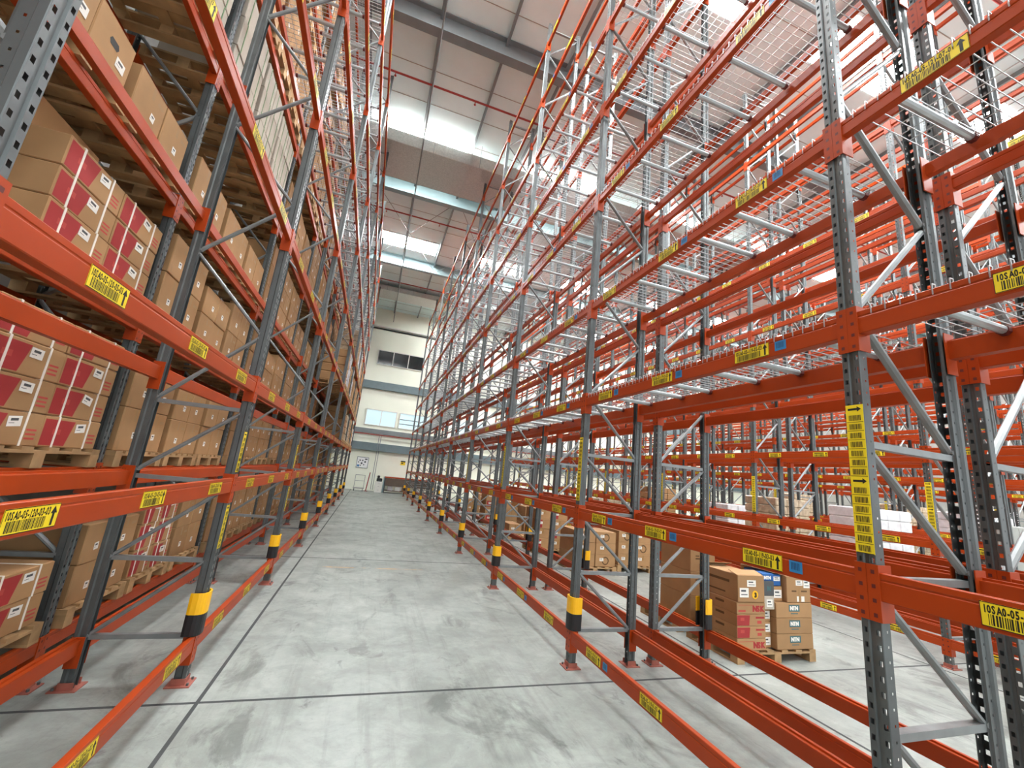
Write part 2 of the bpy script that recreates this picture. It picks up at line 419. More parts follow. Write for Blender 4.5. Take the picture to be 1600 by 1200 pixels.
# ------------------------------------------------------------------ wire decks
def deck_mesh():
    b = MB(); w = .41; xr = -D - .03
    n = 15
    for i in range(n):
        y = -w + 2 * w * i / (n - 1)
        b.path([(.05, y, -.03), (.05, y, .02), (.028, y, .02), (.028, y, .006), (xr, y, .006)], .0028, WIRE)
    for i in range(9):
        x = .0 + (xr + .02) * i / 8
        b.path([(x, -w - .01, .011), (x, w + .01, .011)], .0026, WIRE)
    return b.mesh('wire_mesh')
def bar_mesh():
    b = MB(); b.tube((-.012, 0, -.024), (-D + .012, 0, -.024), .021, BAR, 10)
    for x0, x1 in ((-.012, -.04), (-D + .04, -D + .012)): b.tube((x0, 0, -.026), (x1, 0, -.026), .026, HOLE, 8)
    return b.mesh('support_bar')
M_DECK, M_BAR = deck_mesh(), bar_mesh()
def decks(key, desc, k0, k1, base_k, levels, lv, group):
    x0, sgn, y0, rz = RUN[key]
    for k in range(k0, k1):
        for li in levels:
            for n, nm in enumerate(('near', 'middle', 'far')):
                y = y0 + P * (k + .5) + (n - 1) * .86
                root = bpy.data.objects.new('wire_deck', None); C.objects.link(root)
                root.location = (x0, y, lv[li]); root.rotation_euler = (0, 0, rz); root.empty_display_size = .2
                tag(root, '%s wire deck panel on %s beam level, %s bay, %s' % (nm, LVL[li], ORD[k - base_k], desc), 'wire deck', group)
                obj('wire_mesh', M_DECK, root)
                for s in (-.25, .25): obj('support_bar', M_BAR, root, (0, s, 0))
decks('R1', 'right rack beside the aisle', -1, 9, -1, (2, 3, 4, 5, 6), RL, 'wire decks of the right rack')
decks('L1', 'left rack beside the aisle', 1, 8, -1, (5, 6, 7), LL, 'wire decks of the left rack')

# ------------------------------------------------------------------ pallets and cartons
def pallet_parts(w, d):
    """w along y, d along x, front at +x; returns meshes of top boards, blocks and runners"""
    t = MB(); n = 6
    for i in range(n):
        y = -w / 2 + (w - .095) * i / (n - 1); t.box(-d / 2, d / 2, y, y + .095, .108, .128, WOOD)
    for x in (-d / 2, -.05, d / 2 - .1): t.box(x, x + .1, -w / 2, w / 2, .09, .108, WOOD)
    bl = MB(); bl.box(-.05, .05, -.05, .05, .018, .09, WOOD)
    r = MB(); r.box(-d / 2, d / 2, -.05, .05, 0, .018, WOOD)
    return t.mesh('top_boards'), bl.mesh('block'), r.mesh('runner'), w, d
PAL = {}
def pallet(x, y, z, w, d, rz, label, group, detail=True):
    key = (w, d)
    if key not in PAL:
        PAL[key] = pallet_parts(w, d)
        b = MB(); t = PAL[key]
        one = MB()
        for i in range(6):
            yy = -w / 2 + (w - .095) * i / 5; one.box(-d / 2, d / 2, yy, yy + .095, .108, .128, WOOD)
        for xx in (-d / 2, -.05, d / 2 - .1): one.box(xx, xx + .1, -w / 2, w / 2, .09, .108, WOOD)
        for xx in (-d / 2 + .05, 0, d / 2 - .05):
            for yy in (-w / 2 + .05, 0, w / 2 - .05): one.box(xx - .05, xx + .05, yy - .05, yy + .05, .018, .09, WOOD)
        for yy in (-w / 2 + .05, 0, w / 2 - .05): one.box(-d / 2, d / 2, yy - .05, yy + .05, 0, .018, WOOD)
        PAL[key] += (one.mesh('pallet'),)
    top, bl, ru, _, _, whole = PAL[key]
    if not detail:
        return tag(obj('pallet', whole, None, (x, y, z), rz), label, 'pallet', group)
    root = bpy.data.objects.new('pallet', None); C.objects.link(root)
    root.location = (x, y, z); root.rotation_euler = (0, 0, rz); root.empty_display_size = .2
    tag(root, label, 'pallet', group)
    obj('top_boards', top, root)
    for yy in (-w / 2 + .05, 0, w / 2 - .05):
        obj('runner', ru, root, (0, yy, 0))
        for xx in (-d / 2 + .05, 0, d / 2 - .05): obj('block', bl, root, (xx, yy, 0))
    return root

CART = []   # every carton of the left rack: dict(x, y, z, d, w, h, kind, label)
CM = {}
def q4(c):
    return tuple(round(v, 3) for v in c)
def carton_mesh(kind, d, w, h):
    """front face at x = 0 looking +x, body behind it; y centred, z from 0"""
    key = ('body', kind, q4((d, w, h)))
    if key in CM: return CM[key]
    b = MB(); e = .006; body = {'white': WCARD}.get(kind, CARD)
    b.bevbox(-d, 0, -w / 2, w / 2, 0, h, body, e)
    t = .0008
    if kind in ('red', 'handle'):
        b.quad([(-d / 2 + a_, -w / 2 - t, h * v_) for a_, v_ in ((-.05, .62), (-.04, .55), (.04, .55), (.05, .62), (.04, .69), (-.04, .69))], INK)
    if kind == 'red':
        y0, y1 = -w / 2 + .012, -w / 2 + w * .42
        b.quad([(t, y0, .012), (t, y1, .012), (t, y1 + .05, h - .02), (t, y0, h - .02)], RED)
        b.quad([(t * 2, -w / 2 + w * .17, h * .42), (t * 2, -w / 2 + w * .3, h * .42), (t * 2, -w / 2 + w * .3, h * .6), (t * 2, -w / 2 + w * .17, h * .6)], REDT)
        for i in range(3):
            b.quad([(t, w * .3, h * (.2 + .13 * i)), (t, w * .44, h * (.2 + .13 * i)), (t, w * .44, h * (.26 + .13 * i)), (t, w * .3, h * (.26 + .13 * i))], REDT)
    elif kind == 'plain':
        b.quad([(t, w * .2, h * .74), (t, w * .42, h * .74), (t, w * .42, h * .82), (t, w * .2, h * .82)], CARDT)
        b.quad([(t, -w * .03, h * .7), (t, w * .06, h * .7), (t, w * .06, h - .008), (t, -w * .03, h - .008)], CARDT)
        b.quad([(t, -w * .4, .01), (t, -w * .36, .01), (t, -w * .36, h * .2), (t, -w * .4, h * .2)], CARDT)
    elif kind == 'handle':
        b.quad([(t, -.05, h * .6), (t, -.035, h * .53), (t, .035, h * .53), (t, .05, h * .6), (t, .035, h * .67), (t, -.035, h * .67)], INK)
    CM[key] = b.mesh('carton'); return CM[key]
def strap_mesh(d, w, h, y):
    key = ('strap', q4((d, h)))
    if key not in CM:
        b = MB(); s = .008; e = .003
        b.box(-d * .9, e, -s, s, h, h + e, WSTRAP); b.box(0.0012, e + .001, -s, s, .0, h, WSTRAP)
        CM[key] = b.mesh('strap')
    return CM[key]
def clabel_mesh(w, h):
    key = ('clabel', q4((w, h)))
    if key not in CM:
        b = MB(); b.box(.001, .0022, -w / 2, w / 2, 0, h, PAPER); t = .0025
        b.quad([(t, -w * .3, h * .55), (t, w * .25, h * .55), (t, w * .25, h * .8), (t, -w * .3, h * .8)], DGREY)
        b.quad([(t, -w * .4, h * .3), (t, 0, h * .3), (t, 0, h * .36), (t, -w * .4, h * .36)], DGREY)
        CM[key] = b.mesh('shipping_label')
    return CM[key]
def carton(c, group):
    o = obj('carton', carton_mesh(c['kind'], c['d'], c['w'], c['h']), None, (c['x'], c['y'], c['z']), c.get('rz', 0))
    tag(o, c['label'], 'carton', group)
    w, h, rs = c['w'], c['h'], c['rs']
    if c['kind'] == 'red':
        for yy in (-w * .28, w * .26): obj('strap', strap_mesh(c['d'], w, h, yy), o, (0, yy, 0))
        obj('shipping_label', clabel_mesh(.1, .06), o, (.0004, w * .1 + rs.uniform(-.02, .02), h * .55)).rotation_euler = (rs.uniform(-.2, .1), 0, 0)
    elif c['kind'] == 'plain':
        obj('shipping_label', clabel_mesh(.055, .055), o, (.0004, rs.uniform(-.03, .06), h * .3)).rotation_euler = (rs.uniform(-.1, .1), 0, 0)
    elif c['kind'] == 'handle':
        obj('shipping_label', clabel_mesh(.09, .07), o, (.0004, w * .25, h * .3))
    elif c['kind'] == 'white':
        for yy in (-w * .25, w * .25):
            key = ('gstrap', q4((c['d'], h)))
            if key not in CM:
                b = MB(); b.box(.001, .003, -.008, .008, 0, h, GSTRAP); CM[key] = b.mesh('strap')
            obj('strap', CM[key], o, (0, yy, 0))
    return o
CNAME = {'red': 'red banded carton', 'plain': 'plain brown carton', 'handle': 'hand holed carton', 'white': 'green strapped carton'}
# load plan of the rear left run: (bay, level) -> list of (y offset, pallet width, kind, columns, box height, layers)
def three(kind, cols, h, n): return [(-.86, .8, kind, cols, h, n), (0, .8, kind, cols, h, n), (.86, .8, kind, cols, h, n)]
def plan(k, li):
    rs = random.Random(k * 31 + li)
    if li == 0:
        if k == 0: return [(-.66, 1.2, 'red', 2, .2, 2), (.66, 1.2, 'red', 2, .2, 2)]
        if k == 1: return [(-.86, .8, 'plain', 2, .3, 2), (0, .8, 'red', 2, .24, 3), (.86, .8, 'plain', 2, .33, 2)]
        return three('plain', 2, .31, 2)
    if li == 1:
        if k <= 0: return [(-.66, 1.2, 'red', 2, .2, 4), (.69, 1.2, 'red', 2, .2, 4)]
        return [(-.86, .8, 'plain', 2, .36, 2), (0, .8, 'plain', 2, .34, 2), (.86, .8, 'plain', 2, .34, 2)]
    if li == 2:
        if k == 0: return [(.72, 1.18, 'red', 2, .205, 4)]
        if k < 0: return [(-.66, 1.2, 'red', 2, .2, 3), (.66, 1.2, 'red', 2, .2, 3)]
        return [(-.86, .8, 'plain', 2, .37, 2), (0, .8, 'plain', 2, .3, 2), (.86, .8, 'plain', 2, .36, 2)]
    if li == 3:
        if k == 0: return [(-.86, .8, 'handle', 2, .36, 1), (0, .8, 'handle', 2, .36, 1), (.86, .8, 'plain', 2, .37, 1)]
        if k == 1: return three('plain', 2, .44, 1)
        if k < 0: return three('plain', 2, .3, 1)
        return three('plain', 2, (.34, .3)[k % 2], 2 + (k + 1) % 2)
    if li == 4:
        if k in (0, 1): return three('white', 2, .36, 3)
        return three('plain', 2, .38, 2 + k % 2)
    if li == 5: return three('plain', 2, .36, 3)
    return three('plain', 2, .36, 2)
ROWN = ['bottom', 'second', 'third', 'fourth']
PN = {1: ('single',), 3: ('near', 'middle', 'far'), 2: ('near', 'far')}
XF = -1.955
for k in range(-1, 8):
    yc = 1.33 + P * (k + .5)
    for li in range(8):
        if li > 5 and k > 3: continue
        z0 = RL[li]
        pl = plan(k, li)
        for pi, (dy, pw, kind, cols, h, n) in enumerate(pl):
            rs = random.Random(k * 1000 + li * 50 + pi)
            y = yc + dy
            near = k <= 1 and li <= 4
            pallet(XF - .375, y, z0, pw, .8, 0, 'wooden pallet, %s one of %s level, %s bay, left rear rack' % (PN[len(pl)][pi], LVL[li], ORD[k + 1]), 'pallets in the left rear rack', near)
            cw = (pw - .03) / cols
            for r in range(n):
                for c in range(cols):
                    kk = kind
                    back = 0
                    if k == 0 and li == 2 and r == 3:
                        if c == 1: continue
                        kk, back = 'handle', .2
                    CART.append(dict(x=XF - .005 - back - rs.uniform(0, .012), y=y - pw / 2 + .015 + cw * (c + .5), z=z0 + .128 + h * r, d=.6 - back, w=cw - .008, h=h - .003,
                                     kind=kk, rs=rs, label='%s, %s layer, %s stack, %s pallet, %s level, %s bay left' % (CNAME[kk], ROWN[r], ('near', 'far')[c], PN[len(pl)][pi], LVL[li], ORD[k + 1])))
# near front-run loads far down the left side are wrapped stacks
seen = []; rest = []
for c in CART:
    p = project(c['x'], c['y'], c['z'] + c['h'] / 2)
    if p and -60 < p[0] < 1660 and -60 < p[1] < 1260: seen.append((p[2], c))
    elif p and p[2] < 4: rest.append(c)
seen.sort(key=lambda t: t[0])
for _, c in seen[:270]: carton(c, 'cartons stacked in the left rear rack')
stuff = MB()
for c in [c for _, c in seen[270:]] + rest:
    me = {'red': CARD, 'white': WCARD}.get(c['kind'], CARD)
    x, y, z, w, h, d = c['x'], c['y'], c['z'], c['w'], c['h'], c['d']
    stuff.bevbox(x - d, x, y - w / 2, y + w / 2, z, z + h, me, .008)
    stuff.quad([(x + .001, y - .03, z + h * .3), (x + .001, y + .03, z + h * .3), (x + .001, y + .03, z + h * .5), (x + .001, y - .03, z + h * .5)], PAPER)
    stuff.quad([(x + .001, y - .02, z + h * .7), (x + .001, y + .015, z + h * .7), (x + .001, y + .015, z + h - .01), (x + .001, y - .02, z + h - .01)], CARDT)
tag(obj('cartons', stuff), 'many small brown cartons stacked far down the left rear rack', 'cartons', None, 'stuff')

# wrapped loads standing on the front left run, far end
def wrapped_mesh(w, d, h, mt, seed):
    b = MB(); rs = random.Random(seed); n = max(3, int(h / .2)); m = max(3, int(w / .3))
    for i in range(n):
        for j in range(m):
            g = .006; x = rs.uniform(-.012, .012)
            b.bevbox(-d / 2, d / 2 + x, -w / 2 + w * j / m + g, -w / 2 + w * (j + 1) / m - g, h * i / n, h * (i + 1) / n - .004, mt, .02)
    return b.mesh('wrapped_load')
WM = {}
def wrapped(x, y, z, w, d, h, mt, label, group, seed=0, rz=0):
    key = (w, d, round(h, 2), mt.name, seed % 3)
    if key not in WM: WM[key] = wrapped_mesh(w, d, h, mt, seed)
    return tag(obj('wrapped_load', WM[key], None, (x, y, z), rz), label, 'wrapped load', group)
for k in range(4, 8):
    for li in (2, 3, 4):
        if (k, li) in ((4, 2), (4, 4)): continue
        for n, nm in enumerate(('near', 'middle', 'far')):
            rs = random.Random(k * 77 + li * 5 + n)
            y = 1.33 + P * (k + .5) + (n - 1) * .86; x = -1.43; z = LL[li]
            pallet(x, y, z, .8, .8, 0, 'wooden pallet under %s wrapped load, %s level, %s bay, left aisle rack' % (nm, LVL[li], ORD[k + 1]), 'pallets in the left aisle rack', False)
            wrapped(x, y, z + .128, .76, .72, (.85, .95, 1.05)[(k + n) % 3], (FILM, CARD, FILMW)[(k + li + n) % 3 if (k + n) % 2 else 1],
                    '%s film wrapped carton load, %s level, %s bay, left aisle rack' % (nm, LVL[li], ORD[k + 1]), 'wrapped loads in the left aisle rack', k + n)

# ------------------------------------------------------------------ stacks standing in the second aisle
def print_text(b, txt, x0, z0, y, h, mt):
    for i, dx in enumerate((0, .045 * h, .09 * h)): b.text(txt, lambda u, v: (x0 + dx + u, y - .0012 - .0001 * i, z0 + v), h, mt)
def rect_f(b, x0, x1, z0, z1, y, mt, t=.0008): b.quad([(x0, y - t, z0), (x1, y - t, z0), (x1, y - t, z1), (x0, y - t, z1)], mt)
G2 = 'cartons on pallets in the second aisle'
def fbox(x0, x1, y0, y1, z0, z1, mt, label, deco=None, side=None):
    b = MB(); w, d, h = x1 - x0, y1 - y0, z1 - z0
    b.bevbox(0, w, 0, d, 0, h - .002, mt, .005)
    if deco: deco(b, w, h)
    if side:  # lettering blocks on the left side face
        for (a, c, u, v) in side: b.quad([(-.0008, d * c, h * u), (-.0008, d * a, h * u), (-.0008, d * a, h * v), (-.0008, d * c, h * v)], CARDD)
    o = obj('carton', b, None, (x0, y0, z0)); tag(o, label, 'carton', G2); return o
def paper(o, x, z, w, h, y=0, mt=PAPER, ink=True):
    b = MB(); b.box(-w / 2, w / 2, -.0022, -.001, -h / 2, h / 2, mt)
    if ink:
        rect_f(b, -w * .35, w * .2, h * .1, h * .3, -.0022, DGREY, .0004); rect_f(b, -w * .35, w * .35, -h * .25, -h * .15, -.0022, DGREY, .0004)
    return obj('shipping_label', b, o, (x, y, z))
GP = 'pallets in the second aisle'
pallet(4.76, 4.42, 0, 1.18, .8, -PI / 2, 'wooden pallet under the lettered bearing cartons in the second aisle', GP)
def nsk(top):
    def f(b, w, h):
        print_text(b, 'NSK', w * .54, h * .22, 0, .085, RED); rect_f(b, w * .05, w * .3, h * .18, h * .34, 0, REDT)
        rect_f(b, w * .05, w * .6, h * .72, h * .76, 0, REDT)
    return f
def redpatch(b, w, h):
    b.quad([(w * .01, -.0008, h * .06), (w * .42, -.0008, h * .06), (w * .45, -.0008, h * .9), (w * .01, -.0008, h * .9)], RED)
    rect_f(b, w * .12, w * .25, h * .45, h * .7, 0, REDT, .0014); rect_f(b, w * .65, w * .95, h * .62, h * .78, 0, RED); rect_f(b, w * .7, w * .85, h * .2, h * .45, 0, REDT)
sd = [(.35, .6, .55, .75)]
hN = .126
for i, (nm, dc) in enumerate((('bottom carton with red maker letters under two red patched cartons', nsk(0)), ('red patched carton, lower of the two in the lettered stack', redpatch),
                              ('red patched carton, upper of the two in the lettered stack', redpatch), ('carton with red maker letters right below the opened carton', nsk(1)))):
    o = fbox(4.18, 4.60, 4.03, 4.55, .13 + hN * i, .13 + hN * (i + 1), CARD, nm, dc, sd)
o = fbox(4.19, 4.585, 4.02, 4.62, .636, .925, CARD, 'opened brown carton with raised flaps topping the red lettered stack', None, [(.2, .8, .62, .72), (.3, .8, .2, .26)])
fl = MB(); fl.quad([(0, 0, .289), (.395, 0, .289), (.38, -.03, .335), (.02, -.03, .335)], CARD)
fl = MB(); fl.box(0, .395, .0, .004, .0, .12, CARD)
q = obj('flap', fl, o, (0, .02, .289)); q.rotation_euler = (math.radians(-74), 0, 0)
q = obj('flap', fl, o, (0, .58, .289)); q.rotation_euler = (math.radians(70), 0, 0)
paper(o, .2, .2, .13, .07); paper(o, .09, .1, .13, .1)
b = MB(); b.tube((0, 0, 0), (0, -.002, 0), .045, GYEL, 14)
print_text(b, '3', -.016, -.026, -.0022, .07, INK); obj('yellow_sticker', b, o, (.25, -.001, .08))
for i in range(3):
    o = fbox(4.615, 4.755, 4.1, 4.6, .13 + .14 * i, .13 + .14 * (i + 1), CARD, '%s narrow carton with white labels between the two lettered stacks' % ('lowest', 'middle', 'uppermost')[i])
    paper(o, .07, .07, .115, .085)
o = fbox(4.60, 4.755, 4.04, 4.55, .553, .70, WCARD, 'small white carton with paper label between the lettered stacks')
paper(o, .08, .07, .09, .08)
def ntn(b, w, h):
    rect_f(b, w * .35, w * .65, h * .42, h * .86, 0, TEAL); print_text(b, 'NTN', w * .375, h * .52, -.0008, h * .36, PAPER); rect_f(b, w * .4, w * .6, h * .26, h * .32, 0, TEAL)
for i in range(3):
    fbox(4.765, 5.335, 4.03, 4.75, .13 + .168 * i, .13 + .168 * (i + 1), CARD, '%s of three cartons with teal maker mark on the second aisle pallet' % ('lowest', 'middle', 'uppermost')[i], ntn)
o = fbox(4.945, 5.325, 4.03, 4.7, .636, .93, CARD, 'brown carton with paper labels topping the teal marked stack', lambda b, w, h: (rect_f(b, w * .2, w * .4, h * .4, h * .46, 0, CARDD), rect_f(b, w * .6, w * .85, h * .4, h * .46, 0, CARDD), rect_f(b, w * .46, w * .54, .01, h * .5, 0, CARDT)))
paper(o, .2, .22, .11, .06); paper(o, .32, .21, .1, .09); paper(o, .17, .04, .03, .06, ink=False); paper(o, .25, .04, .05, .06, ink=False)
e = MB(); e.box(-.22, 0, 0, .62, 0, .004, CARD); q = obj('flap', e, o, (.004, .03, .294)); q.rotation_euler = (0, math.radians(22), 0)
o = fbox(4.61, 4.77, 4.05, 4.3, .70, .86, DGREY, 'dark grey carton with maker letter beside the white labelled box', lambda b, w, h: print_text(b, 'N', w * .3, h * .35, 0, .07, TEAL))
o = fbox(4.6, 4.78, 4.06, 4.2, .862, .945, DBLUE, 'blue carton with white maker letters on the dark grey carton', lambda b, w, h: print_text(b, 'NTN', w * .14, h * .22, 0, .05, PAPER))
o = fbox(4.785, 4.93, 4.08, 4.5, .636, .80, CARD, 'small brown carton with white label right of dark grey carton'); paper(o, .07, .08, .12, .09)
o = fbox(4.79, 4.925, 4.09, 4.5, .802, .93, DBLUE, 'small blue carton with white labels beside the tallest carton'); paper(o, .07, .08, .1, .05)
# plain stack behind
pallet(4.6, 5.36, 0, .9, .8, -PI / 2, 'wooden pallet under the three tall plain brown cartons', GP)
for i in range(3):
    fbox(4.37, 4.79, 4.98, 5.6, .13 + .31 * i, .13 + .31 * (i + 1), CARD, '%s of three tall plain brown cartons behind the opened one' % ('lowest', 'middle', 'topmost')[i],
         lambda b, w, h: (rect_f(b, w * .2, w * .5, h * .5, h * .56, 0, CARDD), rect_f(b, w * .2, w * .35, h * .62, h * .67, 0, CARDD)))
# more pallets further down the second aisle
def stack(cx, cy, w, d, cols, layers, h, name, kinds=('plain',)):
    pallet(cx, cy, 0, w, d, -PI / 2, 'wooden floor pallet under the %s' % name, GP, cy < 10)
    cw = (w - .04) / cols; n = 0
    rs = random.Random(int(cx * 100 + cy * 10))
    for r in range(layers):
        for c in range(cols):
            if r == layers - 1 and rs.random() < .3: continue
            x0 = cx - w / 2 + .02 + cw * c; y0 = cy - d / 2 + .02 + rs.uniform(0, .02)
            kind = kinds[(r + c) % len(kinds)]
            def dc(b, w_, h_):
                if kind == 'ring':
                    for i in range(12):
                        a0, a1 = 2 * PI * i / 12, 2 * PI * (i + 1) / 12
                        R, R2 = h_ * .36, h_ * .25
                        b.quad([(w_ / 2 + R * math.cos(a0), -.001, h_ / 2 + R * math.sin(a0)), (w_ / 2 + R * math.cos(a1), -.001, h_ / 2 + R * math.sin(a1)),
                                (w_ / 2 + R2 * math.cos(a1), -.001, h_ / 2 + R2 * math.sin(a1)), (w_ / 2 + R2 * math.cos(a0), -.001, h_ / 2 + R2 * math.sin(a0))], CARDD)
                elif kind == 'red': rect_f(b, w_ * .08, w_ * .4, h_ * .1, h_ * .9, 0, RED)
                else: rect_f(b, w_ * .45, w_ * .55, h_ * .5, h_ - .01, 0, CARDT)
            o = fbox(x0, x0 + cw - .008, y0, cy + d / 2 - .02, .13 + h * r, .13 + h * (r + 1), CARD, '%s layer %s carton of the %s' % (ROWN[r], ('left', 'middle', 'right')[c] if cols == 3 else ('left', 'right')[c], name), dc)
            paper(o, cw * .3, h * .6, .09, .06); n += 1
stack(4.75, 8.55, 1.0, .8, 2, 3, .23, 'ring marked stack behind the near guard', ('plain', 'ring'))
stack(5.85, 8.75, .9, .8, 2, 3, .24, 'labelled stack right of the ring marked one', ('plain', 'plain', 'ring'))
stack(4.55, 10.4, .9, .8, 2, 4, .23, 'red striped stack further down the second aisle', ('red', 'plain'))
stack(5.5, 10.9, .8, .8, 2, 2, .22, 'low stack beside the red striped one', ('plain',))
stack(4.5, 12.4, .8, .8, 2, 1, .3, 'single layer stack in the second aisle')
stack(5.4, 13.3, 1.0, .8, 2, 4, .25, 'tall white labelled stack in the second aisle', ('plain', 'red'))
stack(4.6, 15.2, 1.0, .8, 2, 4, .25, 'red banded stack midway down the second aisle', ('red', 'plain'))
stack(5.7, 16.2, 1.0, .8, 2, 3, .25, 'brown stack midway down the second aisle')
stack(4.8, 19.0, 1.0, .8, 2, 3, .25, 'far brown stack in the second aisle')
stack(5.8, 21.5, 1.0, .8, 2, 3, .25, 'farthest brown stack in the second aisle')
# loads between the farther rack runs
GW = 'wrapped loads between the farther rack runs'
for i, (x, y, w, d, h, mt, ds) in enumerate([
    (10.6, 6.6, 1.2, 1.0, 1.75, FILMW, 'white wrapped load standing in the third aisle, nearest one'), (10.3, 8.6, 1.2, 1.0, 1.8, FILM, 'tan wrapped load behind the nearest white one in third aisle'),
    (10.8, 10.6, 1.2, 1.0, 1.5, FILMW, 'low white wrapped load halfway along the third aisle'), (10.2, 13.5, 1.2, 1.0, 1.8, CARD, 'brown carton load farther along the third aisle'),
    (10.5, 17.5, 1.2, 1.0, 1.1, FILM, 'tan wrapped load toward the end of third aisle'), (15.6, 7.2, 1.6, 1.0, 1.9, FILMW, 'wide white wrapped load in the fourth aisle'),
    (15.4, 9.5, 1.2, 1.0, 1.8, CARD, 'brown carton load behind the wide white one'), (15.8, 12.4, 1.2, 1.0, 2.1, FILM, 'tall tan wrapped load in the fourth aisle'), (20.6, 9.2, 2.0, 1.0, 2.2, FILMW, 'big white wrapped load beyond the eighth rack run'),
    (20.8, 11.5, 2.0, 1.0, 2.1, FILM, 'big tan wrapped load beyond the eighth rack run')]):
    pallet(x, y, 0, d, w, 0, 'wooden pallet under the %s' % ds, 'pallets between the farther rack runs', False)
    wrapped(x, y, .128, w - .05, d - .05, h, mt, ds, GW, i, PI / 2)
def cabinet(x, y, w, d, h, label):
    b = MB(); b.bevbox(-w / 2, w / 2, -d / 2, d / 2, .06, h, GREYC, .015); b.box(-w / 2 + .03, w / 2 - .03, -d / 2 + .03, d / 2 - .03, 0, .06, GBLK)
    o = obj('steel_cabinet', b, None, (x, y, 0)); tag(o, label, 'cabinet', 'grey cabinets beyond the racks')
    for s in (-1, 1):
        e = MB(); e.box(-w / 4 + .008, w / 4 - .008, -.014, -.001, 0, h - .14, GREYC); q = obj('door', e, o, (s * w / 4, -d / 2, .1))
        e = MB(); e.box(-.01, .01, -.03, -.014, 0, .12, GBLK); obj('handle', e, q, (-s * (w / 4 - .05), 0, h * .45))
cabinet(10.55, 4.6, 1.1, .6, 1.8, 'grey steel cabinet standing nearest in the third aisle'); cabinet(15.7, 5.2, 1.4, .7, 1.9, 'wide grey steel cabinet standing in the fourth aisle')

# ------------------------------------------------------------------ the setting
X0, X1, Y0, Y1, ZR = -6.0, 31.0, -5.0, 29.0, 12.25
b = MB(); b.box(X0, X1, Y0, Y1, -.1, 0, FLOOR); struct('floor', b)
n = 1
for x in (-.865, 3.95, 7.0, 11.9):
    b = MB(); b.box(x - .013, x + .013, Y0, Y1, -.01, .0012, JOINT); struct('trim_%d' % n, b); n += 1
for y in (-1.0, 3.8, 8.6, 13.4, 18.2, 23.0):
    b = MB(); b.box(X0, X1, y - .013, y + .013, -.01, .001, JOINT); struct('trim_%d' % n, b); n += 1
b = MB(); b.box(X0, X1, Y0, Y1, ZR, ZR + .15, ROOF)
y = Y0 + .4
while y < Y1:
    b.box(X0, X1, y, y + .016, ZR - .012, ZR, SEAM); y += 1.1
struct('ceiling', b)
b = MB(); b.box(X0, X1, Y1, Y1 + .2, 0, ZR, CREAM); struct('wall_end', b)
b = MB(); b.box(X0 - .2, X0, Y0, Y1, 0, ZR, GREYC); struct('wall_left', b)
b = MB(); b.box(X1, X1 + .2, Y0, Y1, 0, ZR, GREYC); struct('wall_right', b)
# roof steel
CNT = 'first second third fourth fifth sixth seventh eighth ninth tenth eleventh twelfth thirteenth fourteenth fifteenth sixteenth seventeenth eighteenth nineteenth twentieth'.split()
for i, y in enumerate((-4.6, 1.8, 8.2, 14.6, 20.7)):
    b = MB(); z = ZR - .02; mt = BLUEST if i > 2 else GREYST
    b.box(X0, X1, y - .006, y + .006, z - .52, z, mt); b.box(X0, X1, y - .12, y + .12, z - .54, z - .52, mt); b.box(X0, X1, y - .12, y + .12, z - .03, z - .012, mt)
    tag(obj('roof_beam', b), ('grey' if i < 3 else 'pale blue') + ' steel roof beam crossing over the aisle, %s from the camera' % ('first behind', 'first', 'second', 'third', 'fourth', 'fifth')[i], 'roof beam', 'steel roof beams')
for i, x in enumerate([-.1 + 1.62 * j for j in range(-3, 17)]):
    b = MB(); b.box(x - .035, x + .035, Y0, Y1, ZR - .16, ZR - .145, GREYST); b.box(x - .006, x + .006, Y0, Y1, ZR - .145, ZR - .02, GREYST); b.box(x - .035, x - .03, Y0, Y1, ZR - .145, ZR - .12, GREYST)
    tag(obj('purlin', b), 'thin grey lengthwise roof purlin, %s counting from the left wall' % CNT[i], 'purlin', 'roof purlins')
n = 1
for xi in (-1.2, 3.6, 8.4, 13.2, 18.0, 22.8):
    for yc in (5.2, 12.34, 19.2, -1.7) + ((25.6,) if xi > 3 else ()):  # farthest row over the right racks: unseen, added to brighten the end wall
        b = MB(); b.box(xi, xi + 2.6, yc - .55, yc + .55, ZR - .003, ZR + .04, SKYL); o = struct('window_%d' % n, b, (0, 0, 0)); n += 1
# ducts
def duct(y0, y1, x0, x1, z0, z1, label):
    b = MB(); b.bevbox(x0, x1, y0, y1, z0, z1, DUCT, .012)
    o = obj('air_duct', b); tag(o, label, 'air duct', 'galvanised air ducts')
    x = x0 + .7
    while x < x1 - .2:
        r = MB(); r.box(-.02, .02, y0 - .02, y1 + .02, z0 - .02, z0 - .001, DUCT); r.box(-.02, .02, y0 - .02, y0 - .001, z0, z1, DUCT); r.box(-.02, .02, y1 + .001, y1 + .02, z0, z1, DUCT)
        obj('flange', r, o, (x, 0, 0))
        r = MB()
        for yy in (y0 - .01, y1 + .01): r.tube((0, yy, z0), (0, yy, ZR + .001), .008, BRACE, 6)
        obj('hanger_rod', r, o, (x + .3, 0, 0)); x += 1.5
duct(11.75, 13.5, -2.2, 16.0, 11.42, 11.85, 'wide galvanised air duct hanging under the first skylights')
duct(24.3, 25.7, -1.7, 12.0, 11.75, 12.05, 'grey air duct hanging close to the end wall')
